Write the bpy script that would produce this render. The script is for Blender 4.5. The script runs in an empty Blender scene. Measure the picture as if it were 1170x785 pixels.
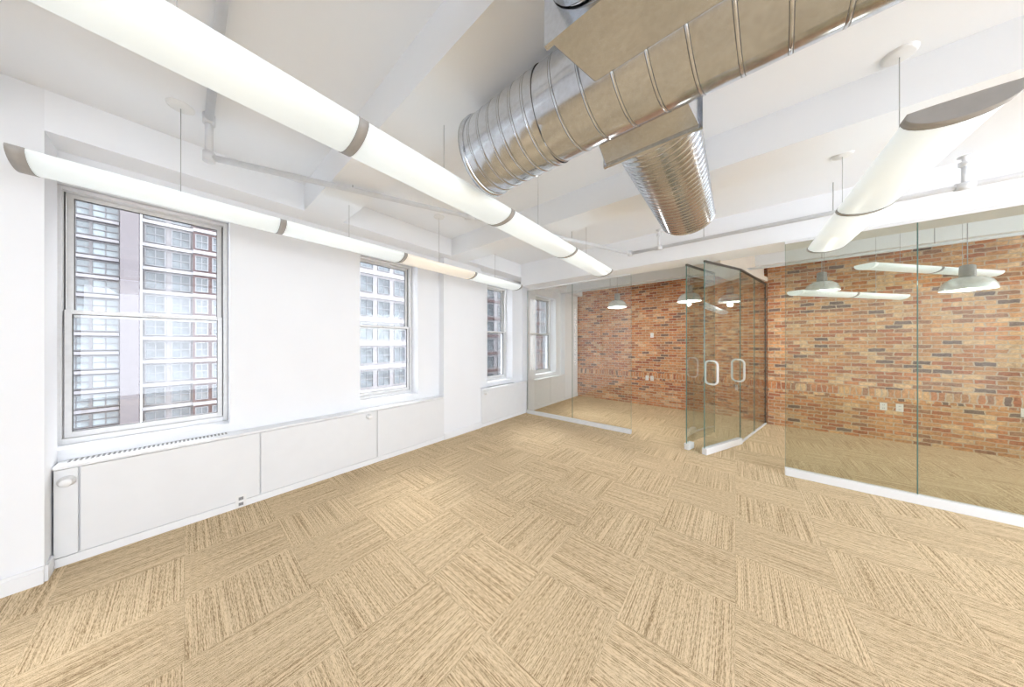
import bpy, math, random
from mathutils import Vector, Matrix
random.seed(7)
S=bpy.context.scene
COL=S.collection
pi=math.pi
try:
    S.view_settings.view_transform='Standard'
    S.view_settings.look='None'
except Exception as e: print(e)

# ---------------------------------------------------------------- materials
def newmat(name):
    m=bpy.data.materials.new(name); m.use_nodes=True
    nt=m.node_tree; b=nt.nodes['Principled BSDF']
    return m,nt,b
def simple(name,col,rough=.5,metal=0,noise=0.0,nscale=8,spec=.5,bump=0,emit=None,es=0):
    m,nt,b=newmat(name)
    b.inputs['Roughness'].default_value=rough
    b.inputs['Metallic'].default_value=metal
    b.inputs['Specular IOR Level'].default_value=spec
    tc=nt.nodes.new('ShaderNodeTexCoord')
    n=nt.nodes.new('ShaderNodeTexNoise'); n.inputs['Scale'].default_value=nscale; n.inputs['Detail'].default_value=4
    nt.links.new(tc.outputs['Object'],n.inputs['Vector'])
    r=nt.nodes.new('ShaderNodeValToRGB')
    r.color_ramp.elements[0].position=.3; r.color_ramp.elements[1].position=.7
    k=noise
    r.color_ramp.elements[0].color=[max(0,c*(1-k)) for c in col]+[1]
    r.color_ramp.elements[1].color=[min(1,c*(1+k)) for c in col]+[1]
    nt.links.new(n.outputs['Fac'],r.inputs['Fac'])
    nt.links.new(r.outputs['Color'],b.inputs['Base Color'])
    if bump:
        bp=nt.nodes.new('ShaderNodeBump'); bp.inputs['Strength'].default_value=bump; bp.inputs['Distance'].default_value=.01
        nt.links.new(n.outputs['Fac'],bp.inputs['Height']); nt.links.new(bp.outputs['Normal'],b.inputs['Normal'])
    if emit:
        b.inputs['Emission Color'].default_value=list(emit)+[1]; b.inputs['Emission Strength'].default_value=es
    return m
def glassmat(name,tint,refl=1.0,ior=1.5):
    m=bpy.data.materials.new(name); m.use_nodes=True; nt=m.node_tree
    for n in list(nt.nodes): nt.nodes.remove(n)
    o=nt.nodes.new('ShaderNodeOutputMaterial'); mx=nt.nodes.new('ShaderNodeMixShader')
    t=nt.nodes.new('ShaderNodeBsdfTransparent'); t.inputs['Color'].default_value=list(tint)+[1]
    g=nt.nodes.new('ShaderNodeBsdfGlossy'); g.inputs['Roughness'].default_value=.0; g.inputs['Color'].default_value=(1,1,1,1)
    f=nt.nodes.new('ShaderNodeFresnel'); f.inputs['IOR'].default_value=ior
    mm=nt.nodes.new('ShaderNodeMath'); mm.operation='MULTIPLY'; mm.inputs[1].default_value=refl
    nt.links.new(f.outputs[0],mm.inputs[0]); nt.links.new(mm.outputs[0],mx.inputs[0])
    nt.links.new(t.outputs[0],mx.inputs[1]); nt.links.new(g.outputs[0],mx.inputs[2]); nt.links.new(mx.outputs[0],o.inputs[0])
    return m

M={}
M['wall']=simple('wall_paint',(.88,.895,.92),.6,noise=.01,nscale=2)
M['ceil']=simple('ceiling_paint',(.935,.955,.985),.7,noise=.008,nscale=3)
M['bulk']=simple('bulkhead_paint',(.80,.72,.62),.7,noise=.02)
M['trim']=simple('trim_paint',(.87,.88,.89),.35,noise=.01)
M['cover']=simple('cover_enamel',(.81,.82,.83),.35,noise=.01)
M['alu']=simple('window_aluminium',(.76,.76,.755),.4,metal=.1,noise=.04,nscale=30)
M['gasket']=simple('dark_gasket',(.12,.12,.12),.6)
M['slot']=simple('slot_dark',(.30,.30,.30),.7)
M['cap']=simple('lamp_grey_metal',(.40,.385,.365),.5,noise=.05,nscale=20)
M['lamp']=simple('lamp_diffuser',(.76,.81,.82),.4,noise=.03,nscale=3,emit=(.92,1,1.0),es=.42)
M['lampwarm']=simple('lamp_diffuser_warm',(.80,.76,.68),.4,noise=.02,nscale=3,emit=(1,.88,.72),es=.4)
M['white']=simple('white_plastic',(.85,.85,.84),.35)
M['pipe']=simple('pipe_white_paint',(.77,.79,.82),.3,noise=.03,nscale=12)
M['cable']=simple('cable_steel',(.5,.5,.5),.4,metal=.3)
M['bronze']=simple('dark_bronze',(.10,.09,.08),.4,metal=.5)
M['shoe']=simple('glass_shoe_white',(.84,.86,.88),.35,metal=.1)
M['gr']=glassmat('partition_glass_tinted',(.88,.895,.86),.6)
M['gl']=glassmat('partition_glass_clear',(.975,.985,.98),1.3)
M['gd']=glassmat('door_glass',(.925,.958,.945),.6)
M['gedge']=simple('glass_edge_green',(.14,.27,.24),.15)
M['gw']=glassmat('window_glass',(.98,.985,.99),.8)
M['bulb']=simple('bulb_glow',(1,1,1),.4,emit=(1,.96,.9),es=6)
M['refl']=simple('reflector_silver',(.86,.90,.88),.22,metal=.5,noise=.08,nscale=20)

# galvanised duct
m,nt,b=newmat('galvanised_duct'); b.inputs['Metallic'].default_value=.97; b.inputs['Roughness'].default_value=.17
tc=nt.nodes.new('ShaderNodeTexCoord'); v=nt.nodes.new('ShaderNodeTexVoronoi'); v.inputs['Scale'].default_value=60
n=nt.nodes.new('ShaderNodeTexNoise'); n.inputs['Scale'].default_value=3; n.inputs['Detail'].default_value=5
nt.links.new(tc.outputs['Object'],v.inputs['Vector']); nt.links.new(tc.outputs['Object'],n.inputs['Vector'])
mx=nt.nodes.new('ShaderNodeMath'); mx.operation='MULTIPLY_ADD'; mx.inputs[1].default_value=.2
nt.links.new(v.outputs['Distance'],mx.inputs[0]); nt.links.new(n.outputs['Fac'],mx.inputs[2])
r=nt.nodes.new('ShaderNodeValToRGB'); r.color_ramp.elements[0].position=.3; r.color_ramp.elements[1].position=.8
r.color_ramp.elements[0].color=(.48,.50,.535,1); r.color_ramp.elements[1].color=(.70,.735,.79,1)
nt.links.new(mx.outputs[0],r.inputs['Fac']); nt.links.new(r.outputs['Color'],b.inputs['Base Color'])
M['duct']=m
M['seam']=simple('duct_seam_dark',(.16,.155,.15),.45,metal=.6)

def math_node(nt,op,a,bv=None,c=None):
    n=nt.nodes.new('ShaderNodeMath'); n.operation=op
    for i,x in enumerate((a,bv,c)):
        if x is None: continue
        if isinstance(x,(int,float)): n.inputs[i].default_value=x
        else: nt.links.new(x,n.inputs[i])
    return n.outputs[0]
# carpet
def carpet():
    m,nt,b=newmat('carpet_tiles'); b.inputs['Roughness'].default_value=.95; b.inputs['Specular IOR Level'].default_value=.1
    s=.5
    tc=nt.nodes.new('ShaderNodeTexCoord'); sp=nt.nodes.new('ShaderNodeSeparateXYZ'); nt.links.new(tc.outputs['Object'],sp.inputs[0])
    X,Y=sp.outputs[0],sp.outputs[1]
    xs=math_node(nt,'DIVIDE',X,s); ys=math_node(nt,'DIVIDE',Y,s)
    fx=math_node(nt,'FLOOR',xs); fy=math_node(nt,'FLOOR',ys)
    par=math_node(nt,'FLOORED_MODULO',math_node(nt,'ADD',fx,fy),2.0)
    off=nt.nodes.new('ShaderNodeTexWhiteNoise'); off.noise_dimensions='2D'
    cc=nt.nodes.new('ShaderNodeCombineXYZ'); nt.links.new(fx,cc.inputs[0]); nt.links.new(fy,cc.inputs[1]); nt.links.new(cc.outputs[0],off.inputs['Vector'])
    o3=math_node(nt,'MULTIPLY',off.outputs['Value'],57.0)
    def vec(ax,ay):
        c=nt.nodes.new('ShaderNodeCombineXYZ'); nt.links.new(math_node(nt,'MULTIPLY',X,ax),c.inputs[0]); nt.links.new(math_node(nt,'MULTIPLY',Y,ay),c.inputs[1]); nt.links.new(o3,c.inputs[2]); return c.outputs[0]
    def streak(hi,lo,det):
        mixv=nt.nodes.new('ShaderNodeMix'); mixv.data_type='VECTOR'
        nt.links.new(par,mixv.inputs['Factor']); nt.links.new(vec(hi,lo),mixv.inputs[4]); nt.links.new(vec(lo,hi),mixv.inputs[5])
        n=nt.nodes.new('ShaderNodeTexNoise'); n.inputs['Scale'].default_value=1; n.inputs['Detail'].default_value=det; n.inputs['Roughness'].default_value=.5
        nt.links.new(mixv.outputs[1],n.inputs['Vector']); return n.outputs['Fac']
    a=streak(190,1.6,0.0); c2=streak(300,40,1.0)
    n2=nt.nodes.new('ShaderNodeTexNoise'); n2.inputs['Scale'].default_value=260; n2.inputs['Detail'].default_value=1
    nt.links.new(tc.outputs['Object'],n2.inputs['Vector'])
    f=math_node(nt,'ADD',math_node(nt,'MULTIPLY',a,.42),math_node(nt,'MULTIPLY',c2,.58))
    f=math_node(nt,'MULTIPLY_ADD',math_node(nt,'SUBTRACT',n2.outputs['Fac'],.5),.42,f)
    r=nt.nodes.new('ShaderNodeValToRGB'); e=r.color_ramp.elements
    e[0].position=.33; e[0].color=(.33,.22,.12,1); e[1].position=.62; e[1].color=(.86,.69,.455,1)
    k=e.new(.45); k.color=(.63,.47,.285,1)
    nt.links.new(f,r.inputs['Fac'])
    tone=math_node(nt,'MULTIPLY_ADD',off.outputs['Value'],.05,.92)
    def seam(q):
        fr=math_node(nt,'FRACT',q); d=math_node(nt,'MINIMUM',fr,math_node(nt,'SUBTRACT',1.0,fr)); return math_node(nt,'LESS_THAN',d,.005)
    sm=math_node(nt,'MAXIMUM',seam(xs),seam(ys))
    tone=math_node(nt,'MULTIPLY',tone,math_node(nt,'MULTIPLY_ADD',sm,-.06,1.0))
    vm=nt.nodes.new('ShaderNodeVectorMath'); vm.operation='SCALE'; nt.links.new(r.outputs['Color'],vm.inputs[0]); nt.links.new(tone,vm.inputs['Scale'])
    nt.links.new(vm.outputs[0],b.inputs['Base Color'])
    bp=nt.nodes.new('ShaderNodeBump'); bp.inputs['Strength'].default_value=.2; bp.inputs['Distance'].default_value=.003
    nt.links.new(f,bp.inputs['Height']); nt.links.new(bp.outputs['Normal'],b.inputs['Normal'])
    return m
M['carpet']=carpet()
# brick
def brick():
    m,nt,b=newmat('old_brick'); b.inputs['Roughness'].default_value=.85
    tc=nt.nodes.new('ShaderNodeTexCoord'); sp=nt.nodes.new('ShaderNodeSeparateXYZ'); nt.links.new(tc.outputs['Object'],sp.inputs[0])
    X,Y,Z=sp.outputs
    h=math_node(nt,'ADD',X,Y)
    def bt(u,v,bw,rh):
        c=nt.nodes.new('ShaderNodeCombineXYZ'); nt.links.new(u,c.inputs[0]); nt.links.new(v,c.inputs[1])
        nd=nt.nodes.new('ShaderNodeTexNoise'); nd.inputs['Scale'].default_value=16; nd.inputs['Detail'].default_value=3; nt.links.new(tc.outputs['Object'],nd.inputs['Vector'])
        ad=nt.nodes.new('ShaderNodeVectorMath'); ad.operation='MULTIPLY_ADD'; nt.links.new(nd.outputs['Color'],ad.inputs[0]); ad.inputs[1].default_value=(.04,.03,0); nt.links.new(c.outputs[0],ad.inputs[2])
        t=nt.nodes.new('ShaderNodeTexBrick'); nt.links.new(ad.outputs[0],t.inputs['Vector'])
        t.inputs['Scale'].default_value=1; t.inputs['Brick Width'].default_value=bw; t.inputs['Row Height'].default_value=rh
        t.inputs['Mortar Size'].default_value=.0065; t.inputs['Mortar Smooth'].default_value=.15
        t.inputs['Color1'].default_value=(0,0,0,1); t.inputs['Color2'].default_value=(1,1,1,1); t.inputs['Mortar'].default_value=(.5,.5,.5,1)
        return t
    t1=bt(h,Z,.165,.060); t2=bt(h,Z,.062,.17)
    band=math_node(nt,'MULTIPLY',math_node(nt,'GREATER_THAN',Z,.62),math_node(nt,'LESS_THAN',Z,.79))
    def mixc(a,b2,fac):
        x=nt.nodes.new('ShaderNodeMix'); x.data_type='RGBA'; nt.links.new(fac,x.inputs[0]); nt.links.new(a,x.inputs[6]) if not isinstance(a,tuple) else setattr(x.inputs[6],'default_value',a)
        nt.links.new(b2,x.inputs[7]) if not isinstance(b2,tuple) else setattr(x.inputs[7],'default_value',b2); return x.outputs[2]
    rnd=mixc(t1.outputs['Color'],t2.outputs['Color'],band); mor=mixc(t1.outputs['Fac'],t2.outputs['Fac'],band)
    def ramp(cols):
        r=nt.nodes.new('ShaderNodeValToRGB'); r.color_ramp.interpolation='CONSTANT'; e=r.color_ramp.elements
        e[0].position=0; e[0].color=cols[0][1]+(1,); e[1].position=cols[1][0]; e[1].color=cols[1][1]+(1,)
        for p,c in cols[2:]: q=e.new(p); q.color=c+(1,)
        nt.links.new(rnd,r.inputs['Fac']); return r.outputs['Color']
    ra=ramp([(0,(.54,.27,.12)),(.16,(.66,.40,.20)),(.28,(.44,.17,.08)),(.40,(.70,.47,.27)),(.52,(.60,.32,.15)),(.68,(.20,.14,.11)),(.75,(.54,.23,.10)),(.90,(.36,.19,.11))])
    rb=ramp([(0,(.50,.20,.09)),(.16,(.62,.31,.15)),(.28,(.38,.13,.07)),(.40,(.66,.42,.25)),(.52,(.55,.26,.13)),(.68,(.23,.14,.11)),(.75,(.56,.25,.12)),(.90,(.42,.20,.12))])
    mr=nt.nodes.new('ShaderNodeMapRange'); nt.links.new(X,mr.inputs[0]); mr.inputs[1].default_value=-.2; mr.inputs[2].default_value=1.2
    bc=mixc(rb,ra,mr.outputs[0])
    nz=nt.nodes.new('ShaderNodeTexNoise'); nz.inputs['Scale'].default_value=34; nz.inputs['Detail'].default_value=6; nz.inputs['Roughness'].default_value=.7; nt.links.new(tc.outputs['Object'],nz.inputs['Vector'])
    nb=nt.nodes.new('ShaderNodeTexNoise'); nb.inputs['Scale'].default_value=2.5; nb.inputs['Detail'].default_value=2; nt.links.new(tc.outputs['Object'],nb.inputs['Vector'])
    fac=math_node(nt,'MULTIPLY',math_node(nt,'MULTIPLY_ADD',nz.outputs['Fac'],1.9,.1),math_node(nt,'MULTIPLY_ADD',nb.outputs['Fac'],.8,.6))
    sc=nt.nodes.new('ShaderNodeVectorMath'); sc.operation='SCALE'; nt.links.new(bc,sc.inputs[0]); nt.links.new(fac,sc.inputs['Scale'])
    fin=mixc(sc.outputs[0],(.60,.48,.35,1),mor)
    nt.links.new(fin,b.inputs['Base Color'])
    bp=nt.nodes.new('ShaderNodeBump'); bp.inputs['Strength'].default_value=.7; bp.inputs['Distance'].default_value=.01; bp.invert=True
    nt.links.new(mor,bp.inputs['Height']); nt.links.new(bp.outputs['Normal'],b.inputs['Normal'])
    return m
M['brick']=brick()

# ---------------------------------------------------------------- geometry helpers
def mesh_obj(name,verts,faces,mats,parent=None,smooth=False,fm=None,loc=(0,0,0),bev=0):
    me=bpy.data.meshes.new(name); me.from_pydata([tuple(v) for v in verts],[],faces)
    if not isinstance(mats,(list,tuple)): mats=[mats]
    for x in mats: me.materials.append(x)
    if fm:
        for p,i in zip(me.polygons,fm): p.material_index=i
    if smooth:
        for p in me.polygons: p.use_smooth=True
    me.validate(); me.update()
    o=bpy.data.objects.new(name,me); COL.objects.link(o); o.location=loc
    if parent: o.parent=parent
    if bev:
        md=o.modifiers.new('bevel','BEVEL'); md.width=bev; md.segments=2; md.limit_method='ANGLE'
    return o
BF=[(0,3,2,1),(4,5,6,7),(0,1,5,4),(1,2,6,5),(2,3,7,6),(3,0,4,7)]
def boxes(name,bl,mats,parent=None,loc=(0,0,0),bev=0,mi=None):
    V=[];F=[];fm=[]
    for k,(x0,x1,y0,y1,z0,z1) in enumerate(bl):
        o=len(V); V+=[(x0,y0,z0),(x1,y0,z0),(x1,y1,z0),(x0,y1,z0),(x0,y0,z1),(x1,y0,z1),(x1,y1,z1),(x0,y1,z1)]
        F+=[tuple(i+o for i in f) for f in BF]; fm+=[mi[k] if mi else 0]*6
    return mesh_obj(name,V,F,mats,parent,fm=fm,loc=loc,bev=bev)
def tube(name,p0,p1,r,mat,parent=None,seg=16,loc=(0,0,0),r2=None):
    p0=Vector(p0);p1=Vector(p1); d=(p1-p0); L=d.length; q=d.to_track_quat('Z','Y').to_matrix()
    r2=r if r2 is None else r2
    V=[];F=[]
    for k,(pt,rr) in enumerate(((p0,r),(p1,r2))):
        for i in range(seg):
            a=2*pi*i/seg; V.append(pt+q@Vector((rr*math.cos(a),rr*math.sin(a),0)))
    for i in range(seg): j=(i+1)%seg; F.append((i,j,seg+j,seg+i))
    F.append(tuple(range(seg))[::-1]); F.append(tuple(range(seg,2*seg)))
    o=mesh_obj(name,V,F,mat,parent,loc=loc)
    for p in o.data.polygons:
        if len(p.vertices)==4: p.use_smooth=True
    return o
def lathe(name,prof,mat,parent=None,seg=40,loc=(0,0,0),M3=None):
    V=[];F=[];n=len(prof)
    for i in range(seg):
        a=2*pi*i/seg
        for r,z in prof:
            v=Vector((r*math.cos(a),r*math.sin(a),z)); V.append(M3@v if M3 else v)
    for i in range(seg):
        j=(i+1)%seg
        for k in range(n-1): F.append((i*n+k,j*n+k,j*n+k+1,i*n+k+1))
    return mesh_obj(name,V,F,mat,parent,smooth=True,loc=loc)
def sweep(name,pts,r,mat,parent=None,closed=False,loc=(0,0,0)):
    cu=bpy.data.curves.new(name,'CURVE'); cu.dimensions='3D'; cu.bevel_depth=r; cu.bevel_resolution=4
    sp=cu.splines.new('POLY'); sp.points.add(len(pts)-1)
    for p,q in zip(sp.points,pts): p.co=(q[0],q[1],q[2],1)
    sp.use_cyclic_u=closed; cu.use_fill_caps=True
    t=bpy.data.objects.new('tmp',cu); COL.objects.link(t); bpy.context.view_layer.update()
    me=bpy.data.meshes.new_from_object(t); bpy.data.objects.remove(t); me.name=name
    me.materials.clear(); me.materials.append(mat)
    for p in me.polygons: p.use_smooth=True
    o=bpy.data.objects.new(name,me); COL.objects.link(o); o.location=loc
    if parent: o.parent=parent
    return o
def thing(name,loc,label,cat,group=None,kind=None,rot=0):
    e=bpy.data.objects.new(name,None); e.empty_display_size=.1; COL.objects.link(e); e.location=loc; e.rotation_euler=(0,0,rot)
    e['label']=label; e['category']=cat
    if group: e['group']=group
    if kind: e['kind']=kind
    return e
def struct(o,label=None,cat=None):
    o['kind']='structure'
    if label: o['label']=label
    if cat: o['category']=cat
    return o

ZC=3.1
# ---------------------------------------------------------------- room shell
struct(boxes('floor',[(-3.95,5.1,-3.6,7.4,-.12,0)],M['carpet']),'tan carpet tiles laid in alternating quarter turns','floor')
cl=[(-3.95,5.1,-3.6,7.4,ZC,ZC+.12)]
for y0,y1,zb in ((-1.15,-.8,2.84),(.77,1.12,2.84),(2.6,2.95,2.84),(4.35,4.80,2.66)):
    cl.append((-3.35,5.0,y0,y1,zb,ZC))
cl.append((-3.62,-3.35,-.56,7.2,2.84,ZC))
cl.append((-3.35,5.0,6.3,6.6,2.84,ZC))
struct(boxes('ceiling',cl,M['ceil']),'white painted ceiling with deep beams','ceiling')
XO,XI,XW=-3.95,-3.62,-3.84
wins=[(-.60,.27),(1.40,2.20),(3.65,4.40),(5.26,6.2)]
WZ0,WZ1=.76,2.66
wl=[]
ys=[-3.6]+[v for w in wins for v in w]+[7.4]
for i in range(0,len(ys),2): wl.append((XO,XI,ys[i],ys[i+1],0,ZC))
for a,b_ in wins: wl+= [(XO,XI,a,b_,0,WZ0),(XO,XI,a,b_,WZ1,ZC)]
wl+=[(XI,-3.35,-3.6,-.56,0,ZC),(XI,-3.5,2.57,3.37,0,2.84),(XI,-3.46,4.74,4.98,0,2.84),(XI,-3.5,6.45,7.2,0,2.84)]
struct(boxes('wall_left',wl,M['wall']),'white plaster wall with deep window recesses','wall')
struct(boxes('wall_back',[(-3.62,.47,7.2,7.4,0,ZC),(.47,5.1,6.93,7.4,0,ZC)],M['brick']),'exposed old red and tan brick wall','wall')
struct(boxes('wall_front',[(-3.35,5.1,-3.6,-3.5,0,ZC)],M['wall']),'plain white plaster wall','wall')
rw=[(5.0,5.1,-3.5,7.0,3.0,ZC),(5.0,5.1,-3.5,7.0,0,.1),(5.0,5.1,4.4,7.0,.1,1.4)]  # out of view; wide openings added so sky light fills the room
for y in (-3.5,1.7,6.8): rw.append((5.0,5.1,y,y+.2,0.1,3.0))
struct(boxes('wall_right',rw,M['wall']),'unseen white plaster wall with large openings added to let daylight in','wall')
def bb(name,x,y0,y1):
    struct(boxes(name,[(x,x+.018,y0,y1,0,.085),(x,x+.012,y0,y1,.085,.105)],M['trim']),'white painted baseboard','baseboard')
bb('baseboard_left_near',-3.35,-3.5,-.56)
bb('baseboard_left_pier',-3.5,2.575,3.365)
bb('baseboard_left_far',-3.5,6.45,7.19)
struct(boxes('baseboard_near_return',[(-3.48,-3.352,-.56,-.548,0,.1)],M['trim']),'white painted baseboard','baseboard')

# ---------------------------------------------------------------- windows
def window(i,y0,y1):
    w=thing('window_%d'%i,(XW,(y0+y1)/2,WZ0),'pale aluminium double-hung sash window set in a white recess','window',kind='structure')
    a=(y0-y1)/2+.003; b=-a; H=WZ1-WZ0-.003; mz=.96; t=.028
    boxes('window_frame',[(-.07,.05,a,a+t,0.0,H),(-.07,.05,b-t,b,0.0,H),(-.07,.05,a+t,b-t,H-t,H),(-.07,.06,a+t,b-t,0.0,.04),
      (-.01,-.002,a+t,a+t+.008,.04,H-t),(-.01,-.002,b-t-.008,b-t,.04,H-t)],[M['alu'],M['gasket']],w,mi=[0,0,0,0,1,1],bev=.002)
    def sash(z0,z1,x0,x1,nm):
        s=.030; A=a+t+.007; B=b-t-.007
        g=.004
        xm=(x0+x1)/2
        boxes(nm,[(x0,x1,A,A+s,z0,z1),(x0,x1,B-s,B,z0,z1),(x0,x1,A+s,B-s,z1-s,z1),(x0,x1,A+s,B-s,z0,z0+s+.01),
          (x0+.006,x1-.006,A+s,A+s+g,z0+s+.01,z1-s),(x0+.006,x1-.006,B-s-g,B-s,z0+s+.01,z1-s),(x0+.006,x1-.006,A+s+g,B-s-g,z1-s-g,z1-s),(x0+.006,x1-.006,A+s+g,B-s-g,z0+s+.01,z0+s+.01+g)],
          [M['alu'],M['gasket']],w,mi=[0]*4+[1]*4,bev=.0015)
        boxes('window_pane',[(xm-.002,xm+.002,A+s,B-s,z0+s+.01,z1-s)],M['gw'],w)
    sash(mz-.02,H-t-.001,-.055,-.02,'upper_sash')
    sash(.041,mz+.03,.0,.035,'lower_sash')
    boxes('sash_lock',[(.035,.05,-.03,.03,mz+.005,mz+.022),(.05,.058,-.006,.03,mz+.008,mz+.018)],M['alu'],w,bev=.002)
for i,(a,b_) in enumerate(wins): window(i+1,a,b_)

# ---------------------------------------------------------------- radiator covers
def cover(y0,y1,splits,grilles,knobs,label):
    c=thing('radiator_cover',(-3.6,(y0+y1)/2,0),label,'radiator cover')
    ym=(y0+y1)/2; h=.68
    boxes('cover_body',[(-.018,.10,y0-ym+.002,y1-ym-.002,.06,h-.02)],M['cover'],c)
    boxes('cover_top',[(-.018,.135,y0-ym+.002,y1-ym-.002,h-.02,h)],M['trim'],c,bev=.004)
    boxes('toe_kick',[(-.018,.112,y0-ym+.002,y1-ym-.002,0.0,.06)],M['trim'],c,bev=.003)
    for s0,s1 in zip(splits[:-1],splits[1:]):
        boxes('front_panel',[(.10,.118,s0-ym+.004,s1-ym-.004,.068,h-.028)],M['cover'],c,bev=.003)
    for g0,g1 in grilles:
        bl=[(-.012,.07,g0-ym,g1-ym,h,h+.003)]; mi=[0]
        n=int((g1-g0)/.022)
        for k in range(n):
            y=g0-ym+.008+k*.022
            for xa,xb in ((-.006,.027),(.032,.064)): bl.append((xa,xb,y,y+.011,h+.003,h+.0045)); mi.append(1)
        boxes('vent_grille',bl,[M['trim'],M['slot']],c,mi=mi)
    for ky,kz in knobs:
        R=Matrix.Rotation(pi/2,3,'Y')
        lathe('valve_knob',[(0,0),(.036,0),(.036,.012),(.026,.014),(.026,.04),(.022,.046),(0,.046)],M['white'],c,seg=28,loc=(.118,ky-ym,kz),M3=R)
    return c
cover(-.556,2.57,[-.556,-.46,.46,1.55,2.57],[(-.52,.25),],[(-.505,.57),(1.45,.60)],'long white enamel radiator cover with panels under two windows')
cover(3.37,4.72,[3.37,4.72],[(3.6,4.4)],[(3.47,.6)],'short white enamel radiator cover under a window')
cover(4.98,6.45,[4.98,5.7,6.45],[],[],'white enamel radiator cover behind the glass partition')
def outlet(name,loc,axis,label,dark=False,n=2):
    e=thing(name,loc,label,'electrical outlet')
    w,h=.035,.057
    def B(nm,u0,u1,z0,z1,d0,d1,mat,bev=0):
        if axis=='x': boxes(nm,[(d0,d1,u0,u1,z0,z1)],mat,e,bev=bev)
        else: boxes(nm,[(u0,u1,-d1,-d0,z0,z1)],mat,e,bev=bev)
    B('cover_plate',-w,w,-h,h,0,.006,M['white'],.002)
    for z in (-.025,.025):
        B('socket',-.016,.016,z-.014,z+.014,.006,.009,M['slot'] if dark else M['white'],.002)
        B('socket_slot',-.009,-.005,z-.007,z+.007,.009,.0095,M['gasket']); B('socket_slot',.005,.009,z-.007,z+.007,.009,.0095,M['gasket'])
    return e
outlet('electrical_outlet',(-3.487,.33,.06),'x','white electrical outlet at the foot of the radiator cover',dark=True)
for x,z,y in ((-1.55,.66,7.2),(-1.66,.66,7.2),(-1.55,1.7,7.2),(1.78,.52,6.93),(1.93,.52,6.93),(2.9,.6,6.93)):
    outlet('electrical_outlet',(x,y,z),'y','white electrical outlet plate on the brick wall')

# ---------------------------------------------------------------- glass partitions
def glasswall(name,p0,p1,joints,z1,mat,label,shoeh=.07,top=M['shoe'],sw=.03):
    p0=Vector(p0);p1=Vector(p1);d=p1-p0;L=d.length;rot=math.atan2(d.y,d.x)
    e=thing(name,(p0.x,p0.y,0),label,'glass partition',rot=rot)
    boxes('base_shoe',[(0,L,-sw,sw,0,shoeh)],M['shoe'],e,bev=.004)
    boxes('top_channel',[(0,L,-.014,.014,z1-.025,z1)],top,e,bev=.002)
    js=[0]+joints+[L]
    for a,b_ in zip(js[:-1],js[1:]):
        boxes('glass_pane',[(a+.003,b_-.003,-.0015,.0015,shoeh,z1-.025)],mat,e)
        boxes('glass_edge',[(a+.001,a+.003,-.004,.004,shoeh,z1-.025),(b_-.003,b_-.001,-.004,.004,shoeh,z1-.025)],M['gedge'],e)
    return e
glasswall('glass_partition',(-3.46,4.72),(-1.33,4.72),[1.06],2.66,M['gl'],'clear frameless glass partition on a white base shoe beside the windows')
glasswall('glass_partition',(.44,4.38),(3.96,4.38),[.88,1.76,2.64],2.66,M['gr'],'tinted frameless glass partition on a white base shoe in front of brick wall',shoeh=.085)
struct(boxes('wall_partition_end',[(3.96,5.0,4.36,4.46,0,2.66)],M['wall']),'short white wall at the end of the glass','wall')
A0=(-.32,4.45);A1=(.06,5.30);B1=(.44,6.9)
def leaf(p0,p1,label,handles,z1=2.62,sh=.09,sl=None):
    p0=Vector(p0);p1=Vector(p1);d=p1-p0;L=d.length;rot=math.atan2(d.y,d.x)
    e=thing('glass_door',(p0.x,p0.y,0),label,'glass door',rot=rot)
    boxes('base_shoe',[(0,sl or L,-.03,.03,0.004,sh)],M['shoe'],e,bev=.004)
    boxes('top_rail',[(0,L,-.012,.012,z1-.025,z1)],M['bronze'],e,bev=.002)
    boxes('glass_pane',[(.002,L-.002,-.0015,.0015,sh,z1-.025)],M['gd'],e)
    boxes('glass_edge',[(0,.003,-.006,.006,sh,z1-.025),(L-.002,L,-.004,.004,sh,z1-.025)],M['gedge'],e)
    for s in handles:
        pts=[];w=.075;h=.16;c=.055;zc=1.1
        for cx,cz,a0 in ((w-c,h-c,0),(-w+c,h-c,90),(-w+c,-h+c,180),(w-c,-h+c,270)):
            for k in range(7):
                a=math.radians(a0+k*15); pts.append((s*L,cx+c*math.cos(a),zc+cz+c*math.sin(a)))
        sweep('pull_handle',pts,.013,M['white'],e,closed=True)
    return e
leaf(A0,A1,'frameless glass door with rounded pull handles on a white base',[.18,.93])
leaf((-.53,4.50),(-.25,5.36),'folded back frameless glass door nearest the opening',[],sl=.16)
glasswall('glass_partition',A1,B1,[.82],2.62,M['gd'],'glass side partition running back to the brick wall',top=M['bronze'],shoeh=.025,sw=.012)
post=boxes('partition_post',[(.42,.44,6.88,6.915,0,2.62)],M['bronze'],bev=.003); post['label']='dark bronze post at the end of the glass'; post['category']='post'
d=Vector(B1)-Vector(A0); rot=math.atan2(d.y,d.x)
bh=boxes('trim_1',[(0,d.length,-.17,.17,2.625,2.70),(0,d.length,-.12,.12,2.70,ZC)],M['bulk'],loc=(A0[0],A0[1]+.36,0)); bh.rotation_euler=(0,0,rot); 
bh.data.transform(Matrix.Scale((d.length-.5)/d.length,4,Vector((1,0,0)))); struct(bh,'beige bulkhead above the glass doors','trim')

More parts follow.
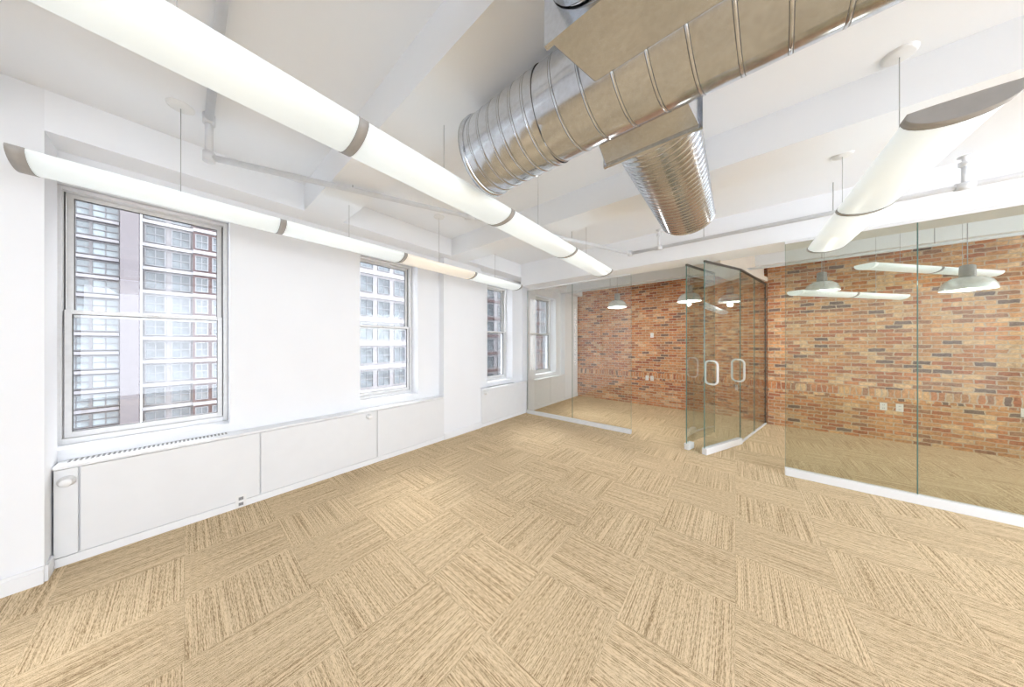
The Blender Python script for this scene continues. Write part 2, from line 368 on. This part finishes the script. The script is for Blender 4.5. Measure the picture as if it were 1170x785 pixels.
# ---------------------------------------------------------------- linear lamps
def lens(n=16,w=.13,db=.062,dt=.010):
    # half-round belly with a nearly flat top
    pts=[]
    for k in range(n+1):
        a=pi+pi*k/n; pts.append((w*math.cos(a),db*math.sin(a)))
    pts+=[(w*.96,dt),(w*.5,dt*1.25),(-w*.5,dt*1.25),(-w*.96,dt)]
    return pts
def extr(name,prof,y0,y1,mat,parent,scale=1,smooth=True):
    V=[];n=len(prof)
    for y in (y0,y1): V+=[(x*scale,y,z*scale) for x,z in prof]
    F=[(i,n+i,n+(i+1)%n,(i+1)%n) for i in range(n)]+[tuple(range(n)),tuple(range(n,2*n))[::-1]]
    o=mesh_obj(name,V,F,mat,parent)
    for p in o.data.polygons:
        if len(p.vertices)==4: p.use_smooth=(smooth and p.index<16)
    return o
def linlamp(x,y,nseg,z,label,rot=0,seg=1.03,warm=(),ceil=ZC,P=lens(),cap=M['cap']):
    e=thing('linear_pendant_light',(x,y,z),label,'pendant light',group='linear pendant lights',rot=rot)
    for k in range(nseg):
        a=k*seg; 
        extr('diffuser',P,a+.02,a+seg-.02,M['lampwarm'] if k in warm else M['lamp'],e)
        if k: extr('joint_band',P,a-.02,a+.02,M['cap'],e,scale=1.03)
        yc=a+seg/2
        tube('suspension_cable',(0,yc,.012),(0,yc,ceil-z-.012),.002,M['cable'],e,seg=8)
        lathe('ceiling_canopy',[(0,-.02),(.05,-.02),(.062,-.012),(.065,0)],M['white'],e,loc=(0,yc,ceil-z))
    extr('end_cap',P,-.03,.02,cap,e,scale=1.06)
    extr('end_cap',P,nseg*seg-.02,nseg*seg+.02,cap,e,scale=1.04)
    return e
linlamp(-2.88,-.53,4,2.47,'long white pendant light with grey joints near the windows',warm=(2,))
linlamp(-1.38,-.53,4,2.47,'long white pendant light with grey joints over open floor')
linlamp(.70,2.0,2,2.47,'white pendant light with grey end cap by the glass')
sl_=lens(w=.08,db=.05,dt=.010)
linlamp(1.16,4.98,2,2.40,'two-segment white pendant light inside the glass room',rot=-math.atan2(1.41,1.62),P=sl_,cap=M['lamp'])
linlamp(.62,5.12,2,2.18,'two-segment white pendant light hung low inside the glass room',rot=-math.atan2(1.25,1.47),seg=.93,P=sl_,cap=M['lamp'])

# ---------------------------------------------------------------- ducts
def duct(name,L,r,pitch,parent,rotm,loc,h=.007,w=.010):
    seg=80; V=[];F=[];FM=[]
    offs=[(0,0),(w*.3,h*.8),(w*.5,h),(w*.7,h*.8),(w,0),(w+.0025,-.0003),(w+.006,0),(pitch*.5,.0005),(pitch-.002,0)]
    samples=[]
    p=-2
    while p*pitch<L+pitch:
        for q,(o,dr) in enumerate(offs): samples.append((p*pitch+o,dr,q))
        p+=1
    n=len(samples)
    for x,dr,q in samples:
        for j in range(seg+1):
            a=2*pi*j/seg; xx=min(max(x+pitch*j/seg,0),L); rr=r+dr
            V.append(rotm@Vector((rr*math.cos(a),rr*math.sin(a),xx)))
    W=seg+1
    for i in range(n-1):
        for j in range(seg):
            xa=[min(max(samples[q][0]+pitch*jj/seg,0),L) for q,jj in ((i,j),(i+1,j+1),(i,j+1),(i+1,j))]
            if max(xa)-min(xa)<1e-7: continue
            F.append((i*W+j,i*W+j+1,(i+1)*W+j+1,(i+1)*W+j)); FM.append(1 if samples[i][2] in (4,8) else 0)
    return mesh_obj(name,V,F,[M['duct'],M['seam']],parent,smooth=True,loc=loc,fm=FM)
RX=Matrix.Rotation(pi/2,3,'Y')      # z->x
RY=Matrix.Rotation(-pi/2,3,'X')     # z->y
D=thing('air_duct',(-1.14,1.15,2.61),'large galvanised spiral air duct with branch ducts under the ceiling','air duct')
duct('main_duct',.46,.204,.07,D,RX,(0,0,0),h=.0025)
duct('main_duct',5.64,.2,.115,D,RX,(.46,0,0),h=.0018,w=.008)
lathe('end_collar',[(.196,0),(.214,0),(.214,.025),(.206,.03),(.196,.025),(.196,0)],M['duct'],D,loc=(-.01,0,0),M3=RX,seg=64)
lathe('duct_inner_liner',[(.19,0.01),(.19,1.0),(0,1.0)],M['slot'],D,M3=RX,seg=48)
bx=-.33+1.14
b3=-.30+1.14
# flat-oval branch running level towards the rear beam
FL=Matrix.Diagonal(Vector((1.10,1.0,.76)))@RY
duct('branch_duct',1.42,.178,.055,D,FL,(bx,.28,0),h=.004,w=.016)
duct('branch_duct',1.6,.165,.12,D,RY,(b3,-.40-1.6,.06),h=.002)
lathe('end_collar',[(.17,0),(.184,0),(.184,.015),(.17,.015),(.17,0)],M['duct'],D,loc=(bx,1.69,0),M3=FL,seg=64)
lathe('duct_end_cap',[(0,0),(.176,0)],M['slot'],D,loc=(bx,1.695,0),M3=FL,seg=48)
def fr(x0a,x1a,z0a,z1a,ya,x0b,x1b,z0b,z1b,yb,nm):
    V=[(x0a,ya,z0a),(x1a,ya,z0a),(x1a,ya,z1a),(x0a,ya,z1a),(x0b,yb,z0b),(x1b,yb,z0b),(x1b,yb,z1b),(x0b,yb,z1b)]
    return mesh_obj(nm,V,BF,M['duct'],D,bev=.004)
fr(1.14-.47,1.14-.08,-.12,.22,-.38,1.14-.40,1.14+.02,-.12,.19,-.12,'transition_box')
fr(bx-.18,bx+.18,-.145,.145,.10,bx-.21,bx+.21,-.15,.15,.30,'transition_box')
boxes('box_flange',[(1.14-.485,1.14-.065,-.395,-.378,-.132,.232)],M['duct'],D)
boxes('box_flange',[(bx-.22,bx+.22,.295,.31,-.16,.16)],M['duct'],D)
for x in (.5,2.2,4.2):
    tube('hanger_rod',(x,0,.2),(x,0,ZC-2.61),.004,M['cable'],D,seg=8)
for y in (.6,1.3):
    tube('hanger_rod',(bx,y,.135),(bx,y,ZC-2.61),.004,M['cable'],D,seg=8)

# ---------------------------------------------------------------- pipes
Pp=thing('sprinkler_pipe',(-2.83,.11,2.8),'white painted sprinkler pipe with fittings below the ceiling','pipe')
def L3(p): return (p[0]+2.83,p[1]-.11,p[2]-2.8)
pa=(-2.83,.11,2.8); pb=(-1.17,4.1,2.8); pc=(4.9,4.1,2.8)
def T(a,b_,r=.021,nm='pipe_run'): tube(nm,L3(a),L3(b_),r,M['pipe'],Pp)
T((-2.83,.11,3.06),pa); T((-2.84,.11,3.06),(4.9,.11,3.06)); T(pa,pb); T(pb,pc)
for p in (pa,pb,(-2.83,.11,3.06)):
    tube('elbow_fitting',L3((p[0],p[1],p[2]-.034)),L3((p[0],p[1],p[2]+.034)),.031,M['pipe'],Pp)
def fit(p,dx=1,dy=0):
    tube('tee_fitting',L3((p[0]-.045*dx,p[1]-.045*dy,p[2])),L3((p[0]+.045*dx,p[1]+.045*dy,p[2])),.03,M['pipe'],Pp)
    T((p[0],p[1],p[2]),(p[0],p[1],p[2]+.17),.015)
    lathe('sprinkler_head',[(0,.245),(.034,.245),(.034,.236),(.014,.23),(.012,.205),(.028,.195),(.028,.165),(.015,.16)],M['pipe'],Pp,loc=L3(p),seg=16)
for p in ((1.46,4.1,2.8),(-.8,4.1,2.8),(3.4,4.1,2.8)): fit(p)
fit((-2.1,1.865,2.8),.385,.923)
for x in (-.3,.75,2.3):
    tube('pipe_hanger',L3((x,4.1,2.81)),L3((x,4.1,ZC-.002)),.004,M['cable'],Pp,seg=8)
for t in (.2,.75):
    x=pa[0]+(pb[0]-pa[0])*t; y=pa[1]+(pb[1]-pa[1])*t
    tube('pipe_hanger',L3((x,y,2.81)),L3((x,y,ZC-.002)),.004,M['cable'],Pp,seg=8)
P2=thing('sprinkler_pipe',(-3.3,5.9,2.72),'white pipe crossing the rooms behind the glass','pipe')
tube('pipe_run',(0,0,0),(8.2,0,0),.018,M['pipe'],P2)
for x in (1.2,3.2,5.2,7.2): tube('pipe_hanger',(x,0,.01),(x,0,ZC-2.722),.004,M['cable'],P2,seg=8)

# ---------------------------------------------------------------- high bay pendants
def highbay(x,y,z,k=.78,en=12):
    e=thing('dome_pendant_light',(x,y,z),'silver dome pendant light with ribbed reflector in the glass room','pendant light',group='dome pendant lights')
    sc=lambda pr:[(a*k,b*k) for a,b in pr]
    lathe('reflector',sc([(.225,-.12),(.232,-.125),(.234,-.115),(.222,-.06),(.19,.005),(.13,.05),(.06,.07),(.055,.062),(.12,.042),(.18,0),(.212,-.06),(.225,-.12)]),M['refl'],e,seg=48)
    lathe('ballast_housing',sc([(0,.24),(.04,.24),(.065,.225),(.07,.08),(.062,.055),(0,.055)]),M['cap'],e,seg=32)
    lathe('bulb',sc([(0,-.09),(.03,-.08),(.05,-.04),(.035,.01),(.02,.05)]),M['bulb'],e,seg=24)
    tube('suspension_cable',(0,0,.24*k),(0,0,ZC-z-.01),.004,M['cable'],e,seg=8)
    lathe('ceiling_canopy',[(0,-.03),(.05,-.03),(.06,0)],M['white'],e,loc=(0,0,ZC-z),seg=24)
    l=bpy.data.lights.new('bulb_light','POINT'); l.energy=en; l.color=(1,.97,.92); l.shadow_soft_size=.04
    lo=bpy.data.objects.new('bulb_light',l); COL.objects.link(lo); lo.location=(0,0,-.14); lo.parent=e
for x,y,z,en in ((-1.85,5.6,2.33,18),(-.62,5.62,2.33,16),(.98,5.95,2.36,8),(2.02,5.62,2.2,8)): highbay(x,y,z,en=en)

# ---------------------------------------------------------------- outside
m_fa=simple('facade_grey_brown',(.10,.087,.09),.7,noise=.15,nscale=6)
m_fl=simple('facade_ledge_grey',(.19,.18,.185),.7,noise=.1,nscale=6)
m_fb=simple('facade_pale_stone',(.25,.235,.235),.7,noise=.12,nscale=3)
m_fc=simple('facade_band_bright',(.30,.29,.29),.7,noise=.10,nscale=3)
m_fr=simple('facade_brown_brick',(.125,.08,.075),.8,noise=.2,nscale=12)
m_pk=simple('facade_dark_stone',(.12,.105,.108),.7,noise=.05)
m_wf=simple('facade_window_frame',(.17,.17,.175),.5)
m_wd=simple('facade_window_frame_dark',(.085,.08,.082),.5)
m_wg=simple('facade_window_glass',(.055,.065,.07),.12,noise=.9,nscale=.6,spec=.8)
m_wg2=simple('facade_window_glass_pale',(.11,.13,.135),.12,noise=.85,nscale=.5,spec=.8)
def building(y0,y1,x,mat,ledge,label,wz,ww,wh,cols,rows,zb=-9,zt=13,ledgeh=.3,fm=m_wf,gm=m_wg):
    e=thing('office_building',(x,(y0+y1)/2,zb-3),label,'building',group='buildings across the street')
    ym=(y0+y1)/2; o=-(zb-3)
    boxes('facade',[(-3,0,y0-ym,y1-ym,0,zt+o)],mat,e)
    bl=[]
    for r in range(rows+1):
        z=zb+r*wz; bl.append((0,.25,y0-ym,y1-ym,z+o-ledgeh/2,z+o+ledgeh/2))
    boxes('stone_band',bl,ledge,e)
    first=None
    for r in range(rows):
        for c in range(cols):
            yc=y0+(c+.5)*(y1-y0)/cols-ym; zc=zb+(r+.5)*wz+o
            if first is None:
                a,h=ww/2,wh/2; f=.05
                first=boxes('window_unit',[(0,.12,-a,-a+f,-h,h),(0,.12,a-f,a,-h,h),(0,.12,-a+f,a-f,-h,-h+f),(0,.12,-a+f,a-f,h-f,h),(0,.10,-a+f,a-f,-f/2,f/2),(0,.08,-f/3,f/3,-h+f,h-f),(0,.05,-a+f,a-f,-h+f,h-f)],[fm,gm],e,mi=[0]*6+[1],loc=(0,yc,zc))
            else:
                q=first.copy(); COL.objects.link(q); q.parent=e; q.location=(0,yc,zc)
building(-6.5,-2.25,-26,m_fa,m_fl,'grey-brown office building with closely spaced glass windows',1.0,.85,.72,5,19,ledgeh=.16,fm=m_wd,gm=m_wg2)
building(-1.55,.35,-26.3,m_fb,m_fc,'narrow pale stone building with tall windows',1.35,.75,.98,2,14,ledgeh=.18,fm=m_wf)
building(.35,4.6,-26,m_fr,m_fc,'brown brick building with pale stone bands',1.35,.55,.9,6,14,ledgeh=.18)
building(4.9,20,-25,m_fb,m_fc,'pale stone apartment building with many windows',2.1,1.1,1.4,10,9)
building(20.3,44,-25,m_fb,m_fr,'pale building with brick bands and many windows',2.3,1.3,1.5,11,8,ledgeh=.3)
pil=boxes('building_pilaster',[(-26.2,-25.5,-2.2,-1.6,-12,13)],m_pk); pil['label']='dark stone pilaster between two buildings'; pil['category']='pilaster'
struct(boxes('ground',[(-60,-4.2,-40,70,-12.3,-12)],simple('asphalt',(.12,.12,.12),.9,noise=.1)),'grey street far below','ground')

# ---------------------------------------------------------------- world, camera
w=bpy.data.worlds.new('World'); S.world=w; w.use_nodes=True
bg=w.node_tree.nodes['Background']; bg.inputs[0].default_value=(.90,.95,1.04,1); bg.inputs[1].default_value=6.0
sl=bpy.data.lights.new('sun','SUN'); sl.energy=12; sl.angle=math.radians(30); sl.color=(1,.98,.96)
so=bpy.data.objects.new('sun',sl); COL.objects.link(so); so.rotation_euler=Vector((.62,-.22,-.75)).to_track_quat('-Z','Y').to_euler(); so.location=(-20,5,20)
cam=bpy.data.cameras.new('camera'); co=bpy.data.objects.new('camera',cam); COL.objects.link(co)
cam.sensor_width=36; cam.lens=309/1170*36; cam.clip_start=.02; cam.clip_end=300
co.location=(0,0,1.5); co.rotation_euler=(pi/2,0,math.radians(39.53)); S.camera=co
